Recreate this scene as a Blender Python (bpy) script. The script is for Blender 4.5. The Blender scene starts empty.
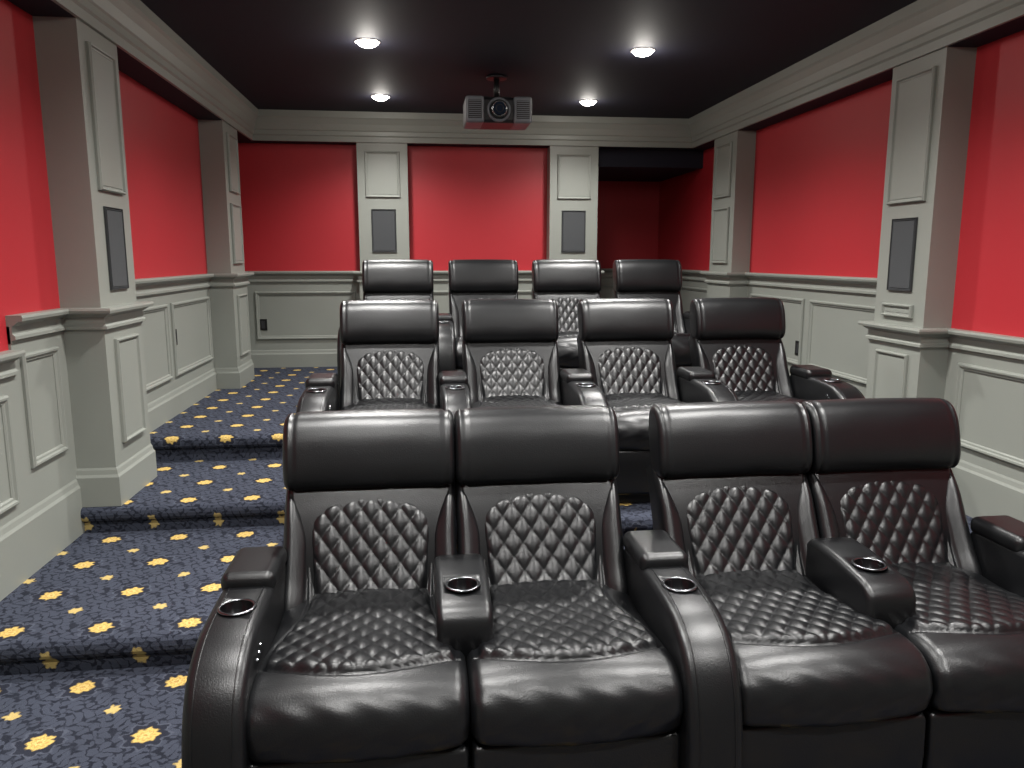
import bpy, bmesh, math
from mathutils import Vector, Matrix
S = bpy.context.scene
COL = S.collection
try:
    S.view_settings.view_transform = 'Standard'
except Exception:
    pass
S.view_settings.exposure = 0.0

# ------------------------------------------------------------------ materials
def srgb(r, g, b):
    f = lambda c: (c/255/12.92) if c/255 <= .04045 else ((c/255+.055)/1.055)**2.4
    return (f(r), f(g), f(b), 1)

def new_mat(name):
    m = bpy.data.materials.new(name); m.use_nodes = True
    nt = m.node_tree
    return m, nt, nt.nodes['Principled BSDF']

def simple(name, col, rough=.5, metal=0., bump=0., bscale=200., spec=.5, vary=0., vscale=2.):
    m, nt, b = new_mat(name)
    b.inputs['Base Color'].default_value = col
    b.inputs['Roughness'].default_value = rough
    b.inputs['Metallic'].default_value = metal
    b.inputs['Specular IOR Level'].default_value = spec
    tc = nt.nodes.new('ShaderNodeTexCoord')
    n = nt.nodes.new('ShaderNodeTexNoise'); n.inputs['Scale'].default_value = bscale
    n.inputs['Detail'].default_value = 3
    nt.links.new(tc.outputs['Object'], n.inputs['Vector'])
    if bump > 0:
        bp = nt.nodes.new('ShaderNodeBump'); bp.inputs['Strength'].default_value = bump
        bp.inputs['Distance'].default_value = .002
        nt.links.new(n.outputs['Fac'], bp.inputs['Height'])
        nt.links.new(bp.outputs['Normal'], b.inputs['Normal'])
    if vary > 0:
        n2 = nt.nodes.new('ShaderNodeTexNoise'); n2.inputs['Scale'].default_value = vscale
        nt.links.new(tc.outputs['Object'], n2.inputs['Vector'])
        mx = nt.nodes.new('ShaderNodeMix'); mx.data_type = 'RGBA'
        mx.inputs[6].default_value = tuple(c*(1-vary) for c in col[:3])+(1,)
        mx.inputs[7].default_value = tuple(min(1, c*(1+vary)) for c in col[:3])+(1,)
        nt.links.new(n2.outputs['Fac'], mx.inputs[0])
        nt.links.new(mx.outputs[2], b.inputs['Base Color'])
    return m

M_GREY = simple('grey_paint', srgb(139, 142, 135), .42, bump=.15, bscale=120, vary=.03)
M_RED = simple('red_paint', srgb(178, 42, 50), .48, bump=.2, bscale=150, vary=.04)
M_DARK = simple('ceiling_paint', srgb(27, 27, 39), .7, bump=.1, vary=.1, spec=.3)
M_LEATHER = simple('black_leather', srgb(10, 11, 13), .35, bump=.3, bscale=260, spec=.5, vary=.15, vscale=6)
M_BLACK = simple('black_plastic', srgb(14, 14, 15), .45)
M_STEEL = simple('brushed_steel', srgb(120, 122, 125), .25, metal=1.)
M_CUP = simple('cup_liner', srgb(22, 22, 24), .25, metal=.6)
M_SPK = simple('speaker_cloth', srgb(66, 68, 70), .85, bump=.6, bscale=500)
M_SPKF = simple('speaker_frame', srgb(44, 45, 47), .6)
M_SILVER = simple('projector_silver', srgb(104, 108, 114), .4)
M_PBLACK = simple('projector_black', srgb(24, 24, 28), .4)
M_WHITE = simple('fixture_white', srgb(235, 232, 225), .5)
M_GLASS = simple('lens_glass', srgb(60, 75, 100), .05, metal=.7)
def emis(name, col, s):
    m, nt, b = new_mat(name)
    b.inputs['Emission Color'].default_value = col
    b.inputs['Emission Strength'].default_value = s
    return m
M_BULB = emis('lamp_glow', (1, .96, .87, 1), 40)

# carpet ------------------------------------------------------------
def carpet():
    m, nt, bs = new_mat('patterned_carpet')
    N, L = nt.nodes, nt.links
    def mt(op, a, b=None, c=None, clamp=False):
        n = N.new('ShaderNodeMath'); n.operation = op; n.use_clamp = clamp
        for i, v in enumerate((a, b, c)):
            if v is None: continue
            if isinstance(v, (int, float)): n.inputs[i].default_value = v
            else: L.new(v, n.inputs[i])
        return n.outputs[0]
    def mixc(f, c1, c2):
        n = N.new('ShaderNodeMix'); n.data_type = 'RGBA'
        if isinstance(f, (int, float)): n.inputs[0].default_value = f
        else: L.new(f, n.inputs[0])
        for i, c in ((6, c1), (7, c2)):
            if isinstance(c, tuple): n.inputs[i].default_value = c
            else: L.new(c, n.inputs[i])
        return n.outputs[2]
    g = N.new('ShaderNodeNewGeometry'); sp = N.new('ShaderNodeSeparateXYZ')
    L.new(g.outputs['Position'], sp.inputs[0])
    nz = N.new('ShaderNodeTexNoise'); nz.inputs['Scale'].default_value = 45; nz.inputs['Detail'].default_value = 3
    L.new(g.outputs['Position'], nz.inputs['Vector'])
    sn = N.new('ShaderNodeSeparateColor'); L.new(nz.outputs['Color'], sn.inputs[0])
    u = mt('ADD', sp.outputs[0], mt('MULTIPLY', mt('SUBTRACT', sn.outputs[0], .5), .030))
    v = mt('ADD', mt('ADD', sp.outputs[1], sp.outputs[2]), mt('MULTIPLY', mt('SUBTRACT', sn.outputs[1], .5), .030))
    def lattice(c, ox, oy):
        a = mt('MULTIPLY', mt('SUBTRACT', mt('FRACT', mt('ADD', mt('DIVIDE', u, c), ox)), .5), c)
        b = mt('MULTIPLY', mt('SUBTRACT', mt('FRACT', mt('ADD', mt('DIVIDE', v, c), oy)), .5), c)
        r = mt('SQRT', mt('ADD', mt('MULTIPLY', a, a), mt('MULTIPLY', b, b)))
        return r, mt('ARCTAN2', b, a)
    def flower(r, t, R, n, amp, soft=.006):
        edge = mt('MULTIPLY', mt('ADD', mt('MULTIPLY', mt('COSINE', mt('MULTIPLY', t, float(n))), amp), 1.), R)
        return mt('DIVIDE', mt('SUBTRACT', edge, r), soft, clamp=True)
    C = .34
    r1, t1 = lattice(C, .3, 0.1)
    r2, t2 = lattice(C, .8, .6)
    r3, t3 = lattice(C/2, .4, .35)
    s1 = mt('SINE', mt('ADD', mt('MULTIPLY', r1, 110.), mt('MULTIPLY', mt('SINE', mt('MULTIPLY', t1, 8.)), 1.3)))
    s2 = mt('SINE', mt('ADD', mt('MULTIPLY', r2, 95.), mt('MULTIPLY', mt('SINE', mt('MULTIPLY', t2, 6.)), 1.8)))
    s3 = mt('SINE', mt('ADD', mt('MULTIPLY', r3, 120.), mt('MULTIPLY', mt('SINE', mt('MULTIPLY', t3, 4.)), 1.8)))
    s = mt('ADD', mt('ABSOLUTE', mt('ADD', s1, s2)), mt('MULTIPLY', s3, .3))
    lace = mt('MULTIPLY', mt('SUBTRACT', .55, s), 3., clamp=True)
    n2 = N.new('ShaderNodeTexNoise'); n2.inputs['Scale'].default_value = 240; n2.inputs['Detail'].default_value = 3
    L.new(g.outputs['Position'], n2.inputs['Vector'])
    n3 = N.new('ShaderNodeTexNoise'); n3.inputs['Scale'].default_value = 9; n3.inputs['Detail'].default_value = 3
    L.new(g.outputs['Position'], n3.inputs['Vector'])
    base = mixc(lace, srgb(66, 70, 82), srgb(24, 26, 35))
    base = mixc(mt('MULTIPLY', mt('SUBTRACT', n3.outputs['Fac'], .35), .7, clamp=True), base, srgb(48, 52, 62))
    base = mixc(mt('MULTIPLY', n2.outputs['Fac'], .4), base, srgb(62, 66, 77))
    ro = flower(r1, t1, .080, 8, .12, .004); ri = flower(r1, t1, .070, 8, .12, .004)
    base = mixc(mt('MULTIPLY', ro, .6), base, srgb(82, 86, 98))
    base = mixc(mt('MULTIPLY', ri, .8), base, srgb(28, 30, 40))
    f1 = flower(r1, t1, .045, 8, .09, .010)
    f1m = flower(r1, t1, .029, 8, .2, .006); f1n = flower(r1, t1, .021, 8, .2, .006)
    f1i = flower(r1, t1, .010, 5, .1, .004)
    f2 = flower(r2, t2, .028, 6, .14, .008)
    c = mixc(mt('MULTIPLY', f1, .95), base, srgb(212, 180, 104))
    c = mixc(mt('MULTIPLY', f1m, .5), c, srgb(150, 110, 60))
    c = mixc(mt('MULTIPLY', f1n, .8), c, srgb(220, 192, 120))
    c = mixc(mt('MULTIPLY', f1i, .6), c, srgb(150, 104, 50))
    c = mixc(mt('MULTIPLY', f2, .85), c, srgb(202, 176, 110))
    L.new(c, bs.inputs['Base Color'])
    bs.inputs['Roughness'].default_value = .95
    bs.inputs['Specular IOR Level'].default_value = .1
    bp = N.new('ShaderNodeBump'); bp.inputs['Strength'].default_value = .7; bp.inputs['Distance'].default_value = .005
    L.new(n2.outputs['Fac'], bp.inputs['Height']); L.new(bp.outputs['Normal'], bs.inputs['Normal'])
    return m
M_CARPET = carpet()

# ------------------------------------------------------------------ helpers
def obj_from(name, verts, faces, mat, smooth=False, parent=None):
    me = bpy.data.meshes.new(name)
    me.from_pydata([tuple(v) for v in verts], [], faces)
    bm = bmesh.new(); bm.from_mesh(me)
    bmesh.ops.recalc_face_normals(bm, faces=bm.faces)
    bm.to_mesh(me); bm.free()
    me.materials.append(mat)
    for p in me.polygons: p.use_smooth = smooth
    o = bpy.data.objects.new(name, me); COL.objects.link(o)
    if parent: o.parent = parent
    return o

def empty(name, loc=(0, 0, 0)):
    e = bpy.data.objects.new(name, None); e.location = loc; COL.objects.link(e)
    e.empty_display_size = .1
    return e

def box(name, x0, x1, y0, y1, z0, z1, mat, bevel=0., seg=2, parent=None):
    bm = bmesh.new()
    bmesh.ops.create_cube(bm, size=1)
    for v in bm.verts:
        v.co = Vector((x0+(v.co.x+.5)*(x1-x0), y0+(v.co.y+.5)*(y1-y0), z0+(v.co.z+.5)*(z1-z0)))
    if bevel > 0:
        bmesh.ops.bevel(bm, geom=list(bm.edges), offset=bevel, segments=seg, profile=.5, affect='EDGES')
    me = bpy.data.meshes.new(name); bm.to_mesh(me); bm.free()
    me.materials.append(mat)
    for p in me.polygons: p.use_smooth = bevel > 0
    o = bpy.data.objects.new(name, me); COL.objects.link(o)
    if bevel > 0:
        o.modifiers.new('wn', 'WEIGHTED_NORMAL')
    if parent: o.parent = parent
    return o

def catmull(pts, n=6):
    out = []
    P = [Vector(p) for p in pts]
    P = [P[0]*2-P[1]] + P + [P[-1]*2-P[-2]]
    for i in range(1, len(P)-2):
        for k in range(n):
            t = k/n
            a, b, c, d = P[i-1], P[i], P[i+1], P[i+2]
            out.append(.5*((2*b)+(c-a)*t+(2*a-5*b+4*c-d)*t*t+(3*b-a-3*c+d)*t**3))
    out.append(P[-2])
    return out

def resample(pts, ds):
    L = [0]
    for i in range(1, len(pts)): L.append(L[-1]+(pts[i]-pts[i-1]).length)
    n = max(2, int(round(L[-1]/ds)))
    out = []; j = 0
    for k in range(n+1):
        l = L[-1]*k/n
        while j < len(L)-2 and L[j+1] < l: j += 1
        t = (l-L[j])/max(1e-9, L[j+1]-L[j])
        out.append((pts[j].lerp(pts[j+1], t), l))
    return out

def pad(name, ctrl, hw, cr, side, off, mat, xs=.0048, ds=.0055):
    prof = resample(catmull(ctrl, 12), ds)
    nx = int(round((hw-cr)/xs))
    cross = []
    for i in range(0, 1+3): cross.append((-hw, side-(side-cr)*i/3))
    for i in range(1, 6):
        a = math.pi/2*i/6; cross.append((-hw+cr-cr*math.cos(a), cr-cr*math.sin(a)))
    for i in range(-nx, nx+1): cross.append(((hw-cr)*i/nx, 0))
    for i in range(5, 0, -1):
        a = math.pi/2*i/6; cross.append((hw-cr+cr*math.cos(a), cr-cr*math.sin(a)))
    for i in range(3, -1, -1): cross.append((hw, side-(side-cr)*i/3))
    V = []; F = []
    m = len(cross)
    for i, (p, l) in enumerate(prof):
        a = prof[max(0, i-1)][0]; b = prof[min(len(prof)-1, i+1)][0]
        t = (b-a).normalized(); n = Vector((t.y, -t.x))
        for (x, d) in cross:
            q = p + n*(-d+(off(x, l, p) if d < cr*.99 else 0))
            V.append((x, q.x, q.y))
    for i in range(len(prof)-1):
        for j in range(m-1):
            F.append((i*m+j, i*m+j+1, (i+1)*m+j+1, (i+1)*m+j))
    return obj_from(name, V, F, mat, True)

def sil(name, pts, hw, bevel, mat, seg=4, parent=None, xc=0.):
    bm = bmesh.new()
    vs = [bm.verts.new((xc-hw, p[0], p[1])) for p in pts]
    f = bm.faces.new(vs)
    r = bmesh.ops.extrude_face_region(bm, geom=[f])
    nv = [g for g in r['geom'] if isinstance(g, bmesh.types.BMVert)]
    for v in nv: v.co.x = xc+hw
    bmesh.ops.recalc_face_normals(bm, faces=bm.faces)
    if bevel > 0:
        es = [e for e in bm.edges if abs(e.verts[0].co.x-e.verts[1].co.x) < 1e-6]
        bmesh.ops.bevel(bm, geom=es, offset=bevel, segments=seg, profile=.5, affect='EDGES')
    me = bpy.data.meshes.new(name); bm.to_mesh(me); bm.free()
    me.materials.append(mat)
    for p in me.polygons: p.use_smooth = bevel > 0
    o = bpy.data.objects.new(name, me); COL.objects.link(o)
    if bevel > 0:
        o.modifiers.new('wn', 'WEIGHTED_NORMAL')
    if parent: o.parent = parent
    return o

def cyl(name, loc, r, h, mat, axis='Z', r2=None, seg=32, parent=None, caps=True):
    bm = bmesh.new()
    bmesh.ops.create_cone(bm, cap_ends=caps, segments=seg, radius1=r, radius2=r if r2 is None else r2, depth=h)
    if axis == 'Y': bmesh.ops.rotate(bm, verts=bm.verts, cent=(0, 0, 0), matrix=Matrix.Rotation(math.pi/2, 3, 'X'))
    if axis == 'X': bmesh.ops.rotate(bm, verts=bm.verts, cent=(0, 0, 0), matrix=Matrix.Rotation(math.pi/2, 3, 'Y'))
    bmesh.ops.translate(bm, verts=bm.verts, vec=loc)
    me = bpy.data.meshes.new(name); bm.to_mesh(me); bm.free()
    me.materials.append(mat)
    for p in me.polygons: p.use_smooth = len(p.vertices) == 4
    o = bpy.data.objects.new(name, me); COL.objects.link(o)
    if parent: o.parent = parent
    return o

def torus(name, loc, R, r, mat, axis='Z', parent=None, nu=40, nv=10, flat=1.):
    V = []; F = []
    for i in range(nu):
        a = 2*math.pi*i/nu
        for j in range(nv):
            b = 2*math.pi*j/nv
            x = (R+r*math.cos(b))*math.cos(a); y = (R+r*math.cos(b))*math.sin(a); z = r*flat*math.sin(b)
            if axis == 'Y': x, y, z = x, z, y
            V.append((loc[0]+x, loc[1]+y, loc[2]+z))
            F.append((i*nv+j, ((i+1) % nu)*nv+j, ((i+1) % nu)*nv+(j+1) % nv, i*nv+(j+1) % nv))
    return obj_from(name, V, F, mat, True, parent)

def tube(name, pts, r, mat, seg=6, parent=None):
    pts = [Vector(p) for p in pts]; V = []; F = []
    for i, p in enumerate(pts):
        t = (pts[min(i+1, len(pts)-1)]-pts[max(i-1, 0)]).normalized()
        a = Vector((1, 0, 0)) if abs(t.x) < .8 else Vector((0, 0, 1))
        n = t.cross(a).normalized(); b = t.cross(n)
        for k in range(seg):
            w = 2*math.pi*k/seg
            V.append(p+(n*math.cos(w)+b*math.sin(w))*r)
    for i in range(len(pts)-1):
        for k in range(seg):
            F.append((i*seg+k, i*seg+(k+1) % seg, (i+1)*seg+(k+1) % seg, (i+1)*seg+k))
    return obj_from(name, V, F, mat, True, parent)

def moulding(name, path, prof, mat):
    P = [Vector(p) for p in path]; n = len(P); V = []; F = []
    for i in range(n):
        ns = []
        if i > 0: d = (P[i]-P[i-1]).normalized(); ns.append(Vector((d.y, -d.x)))
        if i < n-1: d = (P[i+1]-P[i]).normalized(); ns.append(Vector((d.y, -d.x)))
        m = ns[0] if len(ns) == 1 else (ns[0]+ns[1])/(1+ns[0].dot(ns[1]))
        for (o, z) in prof:
            q = P[i]+m*o; V.append((q.x, q.y, z))
    k = len(prof)
    for i in range(n-1):
        for j in range(k-1):
            F.append((i*k+j, i*k+j+1, (i+1)*k+j+1, (i+1)*k+j))
    F.append(tuple(range(k))); F.append(tuple(range((n-1)*k, n*k)))
    return obj_from(name, V, F, mat)

def frame(name, o, ax, w, h, nrm, mat, parent=None, bw=.035, bh=.016, raised=0.):
    o = Vector(o); ax = Vector(ax); up = Vector((0, 0, 1)); nrm = Vector(nrm)
    prof = [(0, 0), (0, bh*.6), (bw*.2, bh), (bw*.45, bh*.95), (bw*.6, bh*.5), (bw*.85, bh*.45), (bw, bh*.2), (bw, raised)]
    V = []; F = []
    for (i, d) in prof:
        for (a, b) in ((i, i), (w-i, i), (w-i, h-i), (i, h-i)):
            V.append(o+ax*a+up*b+nrm*d)
    for j in range(len(prof)-1):
        for k in range(4):
            F.append((j*4+k, j*4+(k+1) % 4, (j+1)*4+(k+1) % 4, (j+1)*4+k))
    if raised > 0: F.append(tuple((len(prof)-1)*4+k for k in range(4)))
    return obj_from(name, V, F, mat, False, parent)

# ------------------------------------------------------------------ room
XL, XR = -1.85, 3.13
CL, CR = -1.65, 2.95
YB, YA, YF = 8.45, 10.0, -1.6
Z1, Z2, Z3 = .14, .28, .44
N1, N2, N3 = 2.95, 4.18, 5.13
ZC, ZS = 3.05, 2.765
box('wall_left', XL-.12, XL, YF-.1, YB+.12, 0, ZC, M_RED)
box('wall_right', XR, XR+.12, YF-.1, YA+.1, 0, ZC, M_RED)
box('wall_rear', XL, 1.79, YB, YB+.12, 0, ZC, M_RED)
box('wall_alcove_side', 1.79, 1.91, YB, YA, 0, ZC, M_RED)
box('wall_alcove_rear', 1.79, XR, YA, YA+.1, 0, ZC, M_RED)
box('wall_front', XL, XR, YF-.1, YF, 0, ZC, M_GREY)
box('floor', XL, XR, YF, YA, -.1, 0, M_CARPET)
box('ceiling', XL, XR, YF, YA, ZC, ZC+.12, M_DARK)
box('ceiling_soffit_left', XL, CL, YF, YB, ZS, ZC, M_DARK)
box('ceiling_soffit_right', CR, XR, YF, YB, ZS, ZC, M_DARK)
box('ceiling_soffit_rear', CL, CR, YB-.18, YB, ZS, ZC, M_DARK)
box('ceiling_alcove', 1.91, XR, YB, YA, 2.58, ZC, M_DARK)

def step(name, yn, zl, zt, x0=XL, x1=XR, yend=YA):
    pts = [(yn+.035, zl), (yn+.035, zt-.08), (yn+.012, zt-.074), (yn+.002, zt-.058), (yn, zt-.04), (yn+.004, zt-.02), (yn+.016, zt-.006), (yn+.038, zt), (yend, zt), (yend, zl)]
    return sil(name, pts, (x1-x0)/2, 0, M_CARPET, xc=(x0+x1)/2)
step('floor_tier_lower', N1, 0, Z1, yend=N2+.035)
step('floor_tier_middle', N2, Z1-.14, Z2, yend=N3+.035)
step('floor_tier_upper', N3, 0, Z3, yend=YB)
box('floor_alcove', 1.91, XR, YB, YA, 0, Z3, M_CARPET)
step('floor_seat_platform', 3.70, Z1, Z2, -.66, 2.52, N2+.034)

W1, W2, W3 = 1.19, 1.345, 1.465     # chair rail tops
YS = 3.70
pathL1 = [(XL, YF), (XL, YS)]
pathL2 = [(XL, YS), (XL, 4.24), (CL, 4.24), (CL, 4.76), (XL, 4.76)]
pathB = [(XL, 4.76), (XL, 7.1), (CL, 7.1), (CL, 7.65), (XL, 7.65), (XL, YB), (-.614, YB), (-.614, YB-.18), (-.10, YB-.18), (-.10, YB), (1.39, YB), (1.39, YB-.18), (1.91, YB-.18), (1.91, YA), (XR, YA), (XR, 7.67), (CR, 7.67), (CR, 7.1), (XR, 7.1), (XR, 4.72)]
pathR1 = [(XR, 4.72), (CR, 4.72), (CR, 4.22), (XR, 4.22), (XR, YF)]
def rail_prof(z):
    return [(0, z-.13), (.014, z-.13), (.018, z-.115), (.034, z-.11), (.034, z-.095), (.022, z-.085), (.022, z-.05), (.036, z-.042), (.05, z-.03), (.068, z-.026), (.072, z-.012), (.068, z), (0, z)]
def base_prof(z, h=.2):
    return [(0, z), (.03, z), (.03, z+h-.05), (.022, z+h-.035), (.018, z+h-.012), (0.013, z+h), (0, z+h)]
def wains(z0, z1):
    return [(0, z0), (.012, z0), (.012, z1), (0, z1)]
k = 0
for (p, w, z) in ((pathL1, W1, 0), (pathL2, W2, Z1), (pathB, W3, Z3-.1), (pathR1, W1, 0)):
    k += 1; moulding('trim_%d' % k, p, rail_prof(w), M_GREY)
    k += 1; moulding('trim_%d' % k, p, wains(z, w-.05), M_GREY)
moulding('baseboard_left', [(XL, YF), (XL, N1+.03)], base_prof(0, .33), M_GREY)
moulding('baseboard_left_landing', [(XL, N1+.03), (XL, 4.22)], base_prof(Z1, .30), M_GREY)
moulding('baseboard_left_column', [(XL, 4.24), (CL, 4.24), (CL, 4.76), (XL, 4.76)], base_prof(Z2, .21), M_GREY)
moulding('baseboard_left_aisle', [(XL, 4.79), (XL, N3+.03)], base_prof(Z2, .35), M_GREY)
moulding('baseboard_rear', [(XL, N3+.03)]+pathB[1:-1]+[(XR, N3+.03)], base_prof(Z3, .19), M_GREY)
moulding('baseboard_right_column', pathR1[:4], base_prof(Z2, .24), M_GREY)
moulding('baseboard_right_aisle', [(XR, 5.10), (XR, 4.75)], base_prof(Z2, .24), M_GREY)
moulding('baseboard_right', [(XR, 4.19), (XR, N1+.03)], base_prof(Z1, .30), M_GREY)
moulding('baseboard_right_front', [(XR, N1+.03), (XR, YF)], base_prof(0, .3), M_GREY)

crown = [(-.0, ZS), (.02, ZS), (.022, ZS+.05), (.035, ZS+.062), (.035, ZS+.10), (.045, ZS+.11), (.06, ZS+.165), (.085, ZS+.21), (.10, ZS+.225), (.10, ZC), (0, ZC)]
moulding('trim_crown', [(CL, YF), (CL, YB-.18), (CR, YB-.18), (CR, YF)], crown, M_GREY)

def column(x0, x1, y0, y1, zb):
    e = empty('wall_column')
    box('shaft', x0, x1, y0, y1, zb, ZS, M_GREY, parent=e)
    return e
def colface(e, face, a0, a1, pos, zs, mat=M_GREY):
    for (z0, z1, kind, ins) in zs:
        if face == '+x': o = (pos, a0+ins, z0); ax = (0, 1, 0); n = (1, 0, 0)
        elif face == '-x': o = (pos, a0+ins, z0); ax = (0, 1, 0); n = (-1, 0, 0)
        else: o = (a0+ins, pos, z0); ax = (1, 0, 0); n = (0, -1, 0)
        w = a1-a0-2*ins
        if kind == 'P':
            frame('panel', o, ax, w, z1-z0, n, M_GREY, e, raised=.012, bw=.028, bh=.024)
        else:
            s = empty('wall_speaker'); ov = Vector(o); axv = Vector(ax); nv = Vector(n)
            frame('bezel', o, ax, w, z1-z0, n, M_SPKF, s, bw=.008, bh=.014, raised=.001)
            frame('grille', ov+axv*.008+Vector((0, 0, .008)), ax, w-.016, z1-z0-.016, n, M_SPK, s, bw=.01, bh=.01, raised=.011)
cl1 = column(XL, CL, 4.24, 4.76, Z2)
colface(cl1, '+x', 4.24, 4.76, CL, [(1.95, 2.68, 'P', .09), (1.43, 1.87, 'S', .14)])
colface(cl1, '+x', 4.24, 4.76, CL+.012, [(.60, 1.17, 'P', .1)])
cl2 = column(XL, CL, 7.1, 7.65, Z3)
colface(cl2, '+x', 7.1, 7.65, CL, [(2.18, 2.68, 'P', .1), (1.55, 2.08, 'P', .1)])
colface(cl2, '+x', 7.1, 7.65, CL+.012, [(.72, 1.27, 'P', .1)])
cr1 = column(CR, XR, 4.22, 4.72, Z2)
colface(cr1, '-x', 4.22, 4.72, CR, [(1.93, 2.68, 'P', .07), (1.40, 1.84, 'S', .13), (1.24, 1.32, 'P', .10)])
colface(cr1, '-x', 4.22, 4.72, CR-.012, [(.60, 1.02, 'P', .09)])
cr2 = column(CR, XR, 7.1, 7.67, Z3)
colface(cr2, '-x', 7.1, 7.67, CR, [(2.18, 2.68, 'P', .1), (1.55, 2.08, 'P', .1)])
for (a, b) in ((-.614, -.10), (1.39, 1.91)):
    e = column(a, b, YB-.18, YB, Z3)
    colface(e, '-y', a, b, YB-.18, [(2.22, 2.68, 'P', .08), (1.66, 2.10, 'S', .13)])
    colface(e, '-y', a, b, YB-.192, [(.74, 1.25, 'P', .09)])

k = 100
def wf(o, ax, w, h, n):
    global k
    k += 1; frame('trim_%d' % k, o, ax, w, h, n, M_GREY, bw=.04, bh=.022)
wf((XL+.012, 3.76, .62), (0, 1, 0), .36, .54, (1, 0, 0))
for y in (3.10, 2.50, 1.90, 1.30, .70): wf((XL+.012, y, .50), (0, 1, 0), .50, .50, (1, 0, 0))
for y0, y1 in ((4.86, 5.87), (5.97, 7.0)): wf((XL+.012, y0, .72), (0, 1, 0), y1-y0, .55, (1, 0, 0))
wf((XL+.012, 7.75, .72), (0, 1, 0), .6, .55, (1, 0, 0))
wf((XL+.12, YB-.012, .74), (1, 0, 0), 1.05, .51, (0, -1, 0))
wf((0.0, YB-.012, .74), (1, 0, 0), 1.29, .51, (0, -1, 0))
wf((2.0, YA-.012, .74), (1, 0, 0), 1.0, .51, (0, -1, 0))
for y0, y1 in ((4.85, 5.87), (5.97, 7.0), (7.8, 9.8)): wf((XR-.012, y0, .72), (0, 1, 0), y1-y0, .55, (-1, 0, 0))
for y0, y1 in ((3.3, 4.1), (2.4, 3.2), (1.5, 2.3)): wf((XR-.012, y0, .52), (0, 1, 0), y1-y0, .48, (-1, 0, 0))

def outlet(o, n, ax):
    e = empty('wall_outlet'); o = Vector(o); n = Vector(n); ax = Vector(ax)
    frame('plate', o, ax, .08, .12, n, M_BLACK, e, bw=.006, bh=.006, raised=.005)
    frame('socket', o+ax*.022+Vector((0, 0, .02))+n*.005, ax, .036, .08, n, M_SPKF, e, bw=.004, bh=.004, raised=.002)
outlet((-1.70, YB-.014, .84), (0, -1, 0), (1, 0, 0))
outlet((XL+.012, 5.99, .95), (1, 0, 0), (0, 1, 0))
outlet((XR-.012, 6.0, .80), (-1, 0, 0), (0, 1, 0))

# ------------------------------------------------------------------ recliner
HW = .29
def quilt(x, l, W, H, A, e=.4):
    p = x/W+l/H; q = x/W-l/H
    return A*(abs(math.sin(math.pi*p)*math.sin(math.pi*q)))**e
def gs(d, w): return math.exp(-(d/w)**2)
def ss(t): t = max(0, min(1, t)); return t*t*(3-2*t)

# outline of the quilted back panel: (x, l), arched top, nearly straight sides
PW, TOP, SH = .203, .096, .10
outline = []
for i in range(0, 41):
    a = math.pi/2*i/40
    outline.append((PW*math.sin(a)**(2/2.15), TOP+SH*(1-math.cos(a)**(2/2.15))))
for i in range(1, 20):
    l = TOP+SH+.33*i/19
    outline.append((PW-.022*ss((l-TOP-SH)/.30), l))
def dist_outline(ax, l):
    best = 1e9; inside = False
    for i in range(len(outline)-1):
        x0, l0 = outline[i]; x1, l1 = outline[i+1]
        dx, dl = x1-x0, l1-l0
        t = max(0, min(1, ((ax-x0)*dx+(l-l0)*dl)/(dx*dx+dl*dl+1e-12)))
        d = math.hypot(ax-x0-dx*t, l-l0-dl*t)
        best = min(best, d)
        if l0 <= l < l1 and ax < x0+dx*(l-l0)/(dl+1e-12): inside = True
    return best, inside
def off_back(x, l, p):
    ax = abs(x)
    d, ins = dist_outline(ax, l)
    h = -.009*gs(d, .0055)
    if ins:
        h += quilt(x, l, .066, .094, .009)*ss(d/.014)+.005*ss(d/.03)
    xs = .268-.058*ss((l-.0)/.26)
    if ax > xs:
        t = (ax-xs)/(HW-.002-xs)
        h += .030*math.sin(math.pi*min(1, max(0, t*.60+.03)))*ss((HW-xs)/.07)
    h -= .008*gs(ax-xs, .005)
    return h
def off_seat(x, l, p):
    ax = abs(x)
    y = p.x
    yb = -.735+.085*(ax/.29)**2
    a = .195+.065*ss((-y-.25)/.35)
    h = 0
    ed = min(a-ax, y-yb)
    if ed > 0:
        h += quilt(x, y, .068, .092, .0085, .42)*ss(ed/.012)
        h += .009*ss(ed/.02)
    if y > yb: h -= .009*gs(a-ax, .0055)
    if ax < a+.01 and p.y > .44: h -= .010*gs(y-yb, .0055)
    h += .024*(1-(ax/HW)**2)
    if p.y < .5: h += .0012*math.sin(x*55+3*math.sin(p.y*40))*ss((.5-p.y)/.05)
    return h

def finalize(o):
    dg = bpy.context.evaluated_depsgraph_get()
    dg.update()
    me = bpy.data.meshes.new_from_object(o.evaluated_get(dg), depsgraph=dg)
    me.name = o.name
    name = o.name
    bpy.data.objects.remove(o)
    return (name, me)

T = {}
T['back'] = finalize(pad('back_cushion', [(.0, .87), (-.04, .81), (-.085, .73), (-.135, .635), (-.185, .545), (-.225, .485), (-.25, .43)], HW, .035, .10, off_back, M_LEATHER))
T['seat'] = finalize(pad('seat_cushion', [(-.18, .485), (-.35, .475), (-.5, .485), (-.62, .498), (-.71, .503), (-.77, .49), (-.81, .455), (-.825, .41), (-.82, .37), (-.80, .335), (-.74, .325)], HW, .035, .10, off_seat, M_LEATHER))

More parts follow.
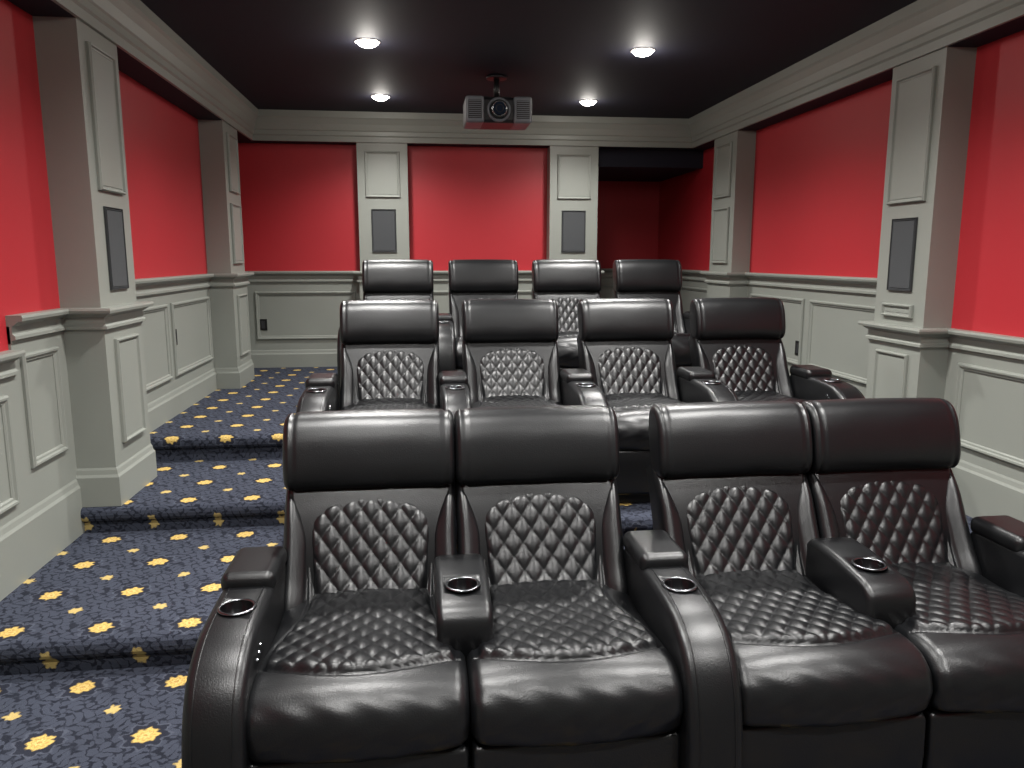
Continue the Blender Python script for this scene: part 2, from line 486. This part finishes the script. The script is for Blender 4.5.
def headrest():
    V = []; F = []; M = 56
    xs = []
    e = .028
    for i in range(9):
        a = math.pi/2*i/8; xs.append((-HW+e-e*math.cos(a), -e+e*math.sin(a)))
    n = 40
    for i in range(1, n): xs.append((-HW+e+(2*HW-2*e)*i/n, 0))
    for i in range(8, -1, -1):
        a = math.pi/2*i/8; xs.append((HW-e+e*math.cos(a), -e+e*math.sin(a)))
    for (x, ins) in xs:
        for j in range(M):
            t = 2*math.pi*j/M
            c, s = math.cos(t), math.sin(t)
            hh, th = .128+ins, .080+ins
            nn = 2/2.7
            yy = th*math.copysign(abs(c)**nn, c); zz = hh*math.copysign(abs(s)**nn, s)
            seam = -.005*gs(abs(x)-.262, .004)
            kk = 1+seam/.09
            yy *= kk*(1+.02*math.sin(x*23+t*2)*abs(s)); zz *= kk
            zz += .004*(1-(x/HW)**2)
            V.append((x, yy+zz*.24, .942+zz))
    R = len(xs)
    for i in range(R-1):
        for j in range(M):
            F.append((i*M+j, i*M+(j+1) % M, (i+1)*M+(j+1) % M, (i+1)*M+j))
    F.append(tuple(range(M))); F.append(tuple(range((R-1)*M, R*M)))
    return obj_from('headrest', V, F, M_LEATHER, True)
T['head'] = finalize(headrest())
T['shell'] = finalize(sil('back_shell', [(-.20, .08), (-.20, .50), (-.03, .86), (.05, .92), (.075, .89), (.06, .78), (.0, .45), (-.03, .08)], HW-.012, .02, M_LEATHER))
T['body'] = finalize(box('seat_frame', -HW+.012, HW-.012, -.765, -.12, .07, .42, M_LEATHER, .015))
T['foot'] = finalize(sil('footrest', [(-.74, .07), (-.74, .318), (-.785, .322), (-.803, .305), (-.808, .2), (-.803, .09), (-.785, .07)], HW-.004, .014, M_LEATHER))
T['base'] = finalize(box('base_frame', -HW+.03, HW-.03, -.72, -.06, 0, .075, M_BLACK, .005))

arm_top = catmull([(-.14, .580), (-.17, .618), (-.25, .626), (-.42, .628), (-.60, .620), (-.70, .600), (-.785, .548), (-.84, .46), (-.868, .34), (-.878, .2), (-.875, .03)], 5)
arm_pts = [(-.14, .03)]+[(p.x, p.y) for p in arm_top]
def cut(o, loc, r, depth):
    c = cyl('cutter', (loc[0], loc[1], loc[2]), r, depth*2, M_CUP, seg=32)
    m = o.modifiers.new('b', 'BOOLEAN'); m.operation = 'DIFFERENCE'; m.object = c; m.solver = 'EXACT'
    r_ = finalize(o)
    bpy.data.objects.remove(c)
    return r_
AW = .077
a = sil('armrest', arm_pts, AW, .026, M_LEATHER)
a.modifiers.clear()
T['arm'] = cut(a, (0, -.53, .629), .045, .07)
T['armpad'] = finalize(box('arm_pad', -AW-.004, AW+.004, -.40, -.15, .60, .668, M_LEATHER, .028, 5))
def cup(name, y, z):
    V = []; F = []; n = 32
    rings = [(.046, z), (.0435, z-.004), (.042, z-.062), (.0, z-.062)]
    for (r, zz) in rings:
        for i in range(n):
            t = 2*math.pi*i/n; V.append((r*math.cos(t), y+r*math.sin(t), zz))
    for k2 in range(3):
        for i in range(n): F.append((k2*n+i, k2*n+(i+1) % n, (k2+1)*n+(i+1) % n, (k2+1)*n+i))
    return obj_from(name, V, F, M_CUP, True)
T['acup'] = finalize(cup('cup_liner', -.53, .626))
T['aring'] = finalize(torus('cup_ring', (0, -.53, .627), .0485, .0055, M_STEEL, flat=.7))
pip = [Vector((0, p.x, p.y)) for p in arm_top]
def pipe(xo):
    out = []
    for i, p in enumerate(pip):
        t = (pip[min(i+1, len(pip)-1)]-pip[max(i-1, 0)]).normalized()
        n = Vector((0, t.z, -t.y))
        out.append(p+n*.0003+Vector((xo, 0, 0)))
    return out
T['pipe1'] = finalize(tube('piping_inner', pipe(AW-.028), .002, M_LEATHER))
T['pipe2'] = finalize(tube('piping_outer', pipe(-AW+.028), .002, M_LEATHER))
def buttons():
    bm = bmesh.new()
    for i in range(3):
        r = bmesh.ops.create_cone(bm, cap_ends=True, segments=12, radius1=.007, radius2=.006, depth=.006)
        bmesh.ops.rotate(bm, verts=r['verts'], cent=(0, 0, 0), matrix=Matrix.Rotation(math.pi/2, 3, 'Y'))
        bmesh.ops.translate(bm, verts=r['verts'], vec=(AW+.001, -.62-.02*i, .555-.012*i))
    me = bpy.data.meshes.new('recline_buttons'); bm.to_mesh(me); bm.free(); me.materials.append(M_STEEL)
    o = bpy.data.objects.new('recline_buttons', me); COL.objects.link(o); return o
T['btn'] = finalize(buttons())

con_pts = [(-.20, .36), (-.20, .61), (-.22, .630)]+[(p.x, p.y) for p in catmull([(-.25, .636), (-.36, .636), (-.50, .622), (-.56, .612), (-.592, .588), (-.603, .55), (-.602, .50), (-.59, .44), (-.56, .36)], 4)]
c = sil('console', con_pts, .082, .022, M_LEATHER); c.modifiers.clear()
T['con'] = cut(c, (0, -.46, .636), .045, .07)
T['ccup'] = finalize(cup('console_cup_liner', -.46, .631))
T['cring'] = finalize(torus('console_cup_ring', (0, -.46, .631), .0485, .0055, M_STEEL, flat=.7))

def put(key, par, dx=0., mirror=False):
    name, me = T[key]
    o = bpy.data.objects.new(name, me); COL.objects.link(o); o.parent = par
    o.location = (dx, 0, 0)
    if mirror: o.scale = (-1, 1, 1)
    return o
def recliner(x, y, z, left=False, right=False, consoleL=False, armoff=HW+.072, sz=1.):
    e = empty('theater_recliner', (x, y, z)); e.scale = (1, 1, sz)
    for kx in ('back', 'seat', 'head', 'shell', 'body', 'foot', 'base'): put(kx, e)
    def arm(dx, mir):
        for kx in ('arm', 'armpad', 'acup', 'aring', 'pipe1', 'pipe2', 'btn'): put(kx, e, dx, mir)
    if left: arm(-armoff, False)
    if right: arm(armoff, True)
    if consoleL:
        for kx in ('con', 'ccup', 'cring'): put(kx, e, -HW-.002)
    return e
Y1, Y2, Y3 = 2.65, 4.65, 6.5
recliner(-.180, Y1, 0, left=True, armoff=HW+.060)
recliner(.403, Y1, 0, consoleL=True)
recliner(1.125, Y1, 0, left=True)
recliner(1.708, Y1, 0, consoleL=True, right=True)
for i in range(4): recliner(-.18+.722*i, Y2, Z2, left=True, right=(i == 3), armoff=HW+(.085 if i == 0 else .071))
for i in range(4): recliner(-.175+.708*i, Y3, Z3, left=True, right=(i == 3), sz=1.07, armoff=HW+.065)

# ------------------------------------------------------------------ projector
px, py, pz = .65, 6.48, 2.76
P = empty('ceiling_projector', (px, py, pz))
P.scale = (.93, .93, .93)
box('body', -.27, .27, -.16, .24, -.105, .105, M_PBLACK, .03, 4, P)
for sgn in (-1, 1):
    a0, a1 = sorted((sgn*.125, sgn*.285))
    box('side_vent', a0, a1, -.185, .2, -.11, .11, M_SILVER, .022, 3, P)
    b0, b1 = sorted((sgn*.150, sgn*.262))
    box('vent_recess', b0, b1, -.189, -.17, -.075, .075, M_PBLACK, .004, 2, P)
    for i in range(9):
        zz = -.066+i*.0165
        box('vent_slat', b0+.004, b1-.004, -.195, -.185, zz-.003, zz+.003, M_SILVER, 0, 2, P)
torus('lens_bezel', (0, -.165, 0), .088, .014, M_SILVER, 'Y', P)
cyl('lens_barrel', (0, -.185, 0), .074, .07, M_BLACK, 'Y', parent=P)
torus('lens_ring', (0, -.22, 0), .060, .010, M_STEEL, 'Y', P)
cyl('lens_inner', (0, -.222, 0), .05, .01, M_GLASS, 'Y', parent=P)
torus('lens_iris', (0, -.228, 0), .03, .005, M_BLACK, 'Y', P)
cyl('mount_pole', (0, 0.03, .21), .025, .18, M_BLACK, parent=P)
cyl('mount_plate', (0, 0.03, .298), .09, .018, M_PBLACK, parent=P)
box('mount_bracket', -.12, .12, -.06, .12, .105, .125, M_BLACK, .004, 2, P)

# ------------------------------------------------------------------ lights
def dome(name, r, h, mat, parent):
    V = []; F = []; n = 24; m = 6
    for j in range(m+1):
        a = math.pi/2*j/m
        for i in range(n):
            t = 2*math.pi*i/n
            V.append((r*math.cos(a)*math.cos(t), r*math.cos(a)*math.sin(t), -h*math.sin(a)))
    for j in range(m):
        for i in range(n): F.append((j*n+i, j*n+(i+1) % n, (j+1)*n+(i+1) % n, (j+1)*n+i))
    return obj_from(name, V, F, mat, True, parent)
def downlight(x, y, z=ZC, power=265, r=.078, bulb=M_BULB, halo=5.5):
    e = empty('recessed_downlight', (x, y, z))
    torus('trim_ring', (0, 0, -.003), r, .009, M_WHITE, parent=e, flat=.5)
    dome('bulb', r-.003, r*.5, bulb, e)
    l = bpy.data.lights.new('lamp', 'SPOT'); l.energy = power; l.color = (1, .985, .96)
    l.spot_size = math.radians(148); l.spot_blend = 1.; l.shadow_soft_size = .08
    o = bpy.data.objects.new('lamp', l); COL.objects.link(o); o.parent = e; o.location = (0, 0, -.06)
    l = bpy.data.lights.new('lamp_spill', 'POINT'); l.energy = halo; l.color = (1, .95, .88)
    l.shadow_soft_size = .03
    o = bpy.data.objects.new('lamp_spill', l); COL.objects.link(o); o.parent = e; o.location = (0, 0, -.12)
for (y, pw) in ((7.4, 190), (5.6, 265), (3.8, 275), (2.0, 285), (.3, 285)):
    for x in (-.32, 1.60): downlight(x, y, power=pw, halo=3.5 if y > 7 else 5.5)

w = bpy.data.worlds.new('World'); S.world = w; w.use_nodes = True
w.node_tree.nodes['Background'].inputs[0].default_value = (.5, .5, .55, 1)
w.node_tree.nodes['Background'].inputs[1].default_value = .1

# ------------------------------------------------------------------ camera
cam = bpy.data.cameras.new('camera'); co = bpy.data.objects.new('camera', cam); COL.objects.link(co)
cam.sensor_width = 36; cam.lens = 769/1024*36
cam.clip_start = .05
co.location = (0, 0, 1.6)
co.rotation_euler = (math.radians(90-9.3), 0, math.radians(-6.8))
S.camera = co
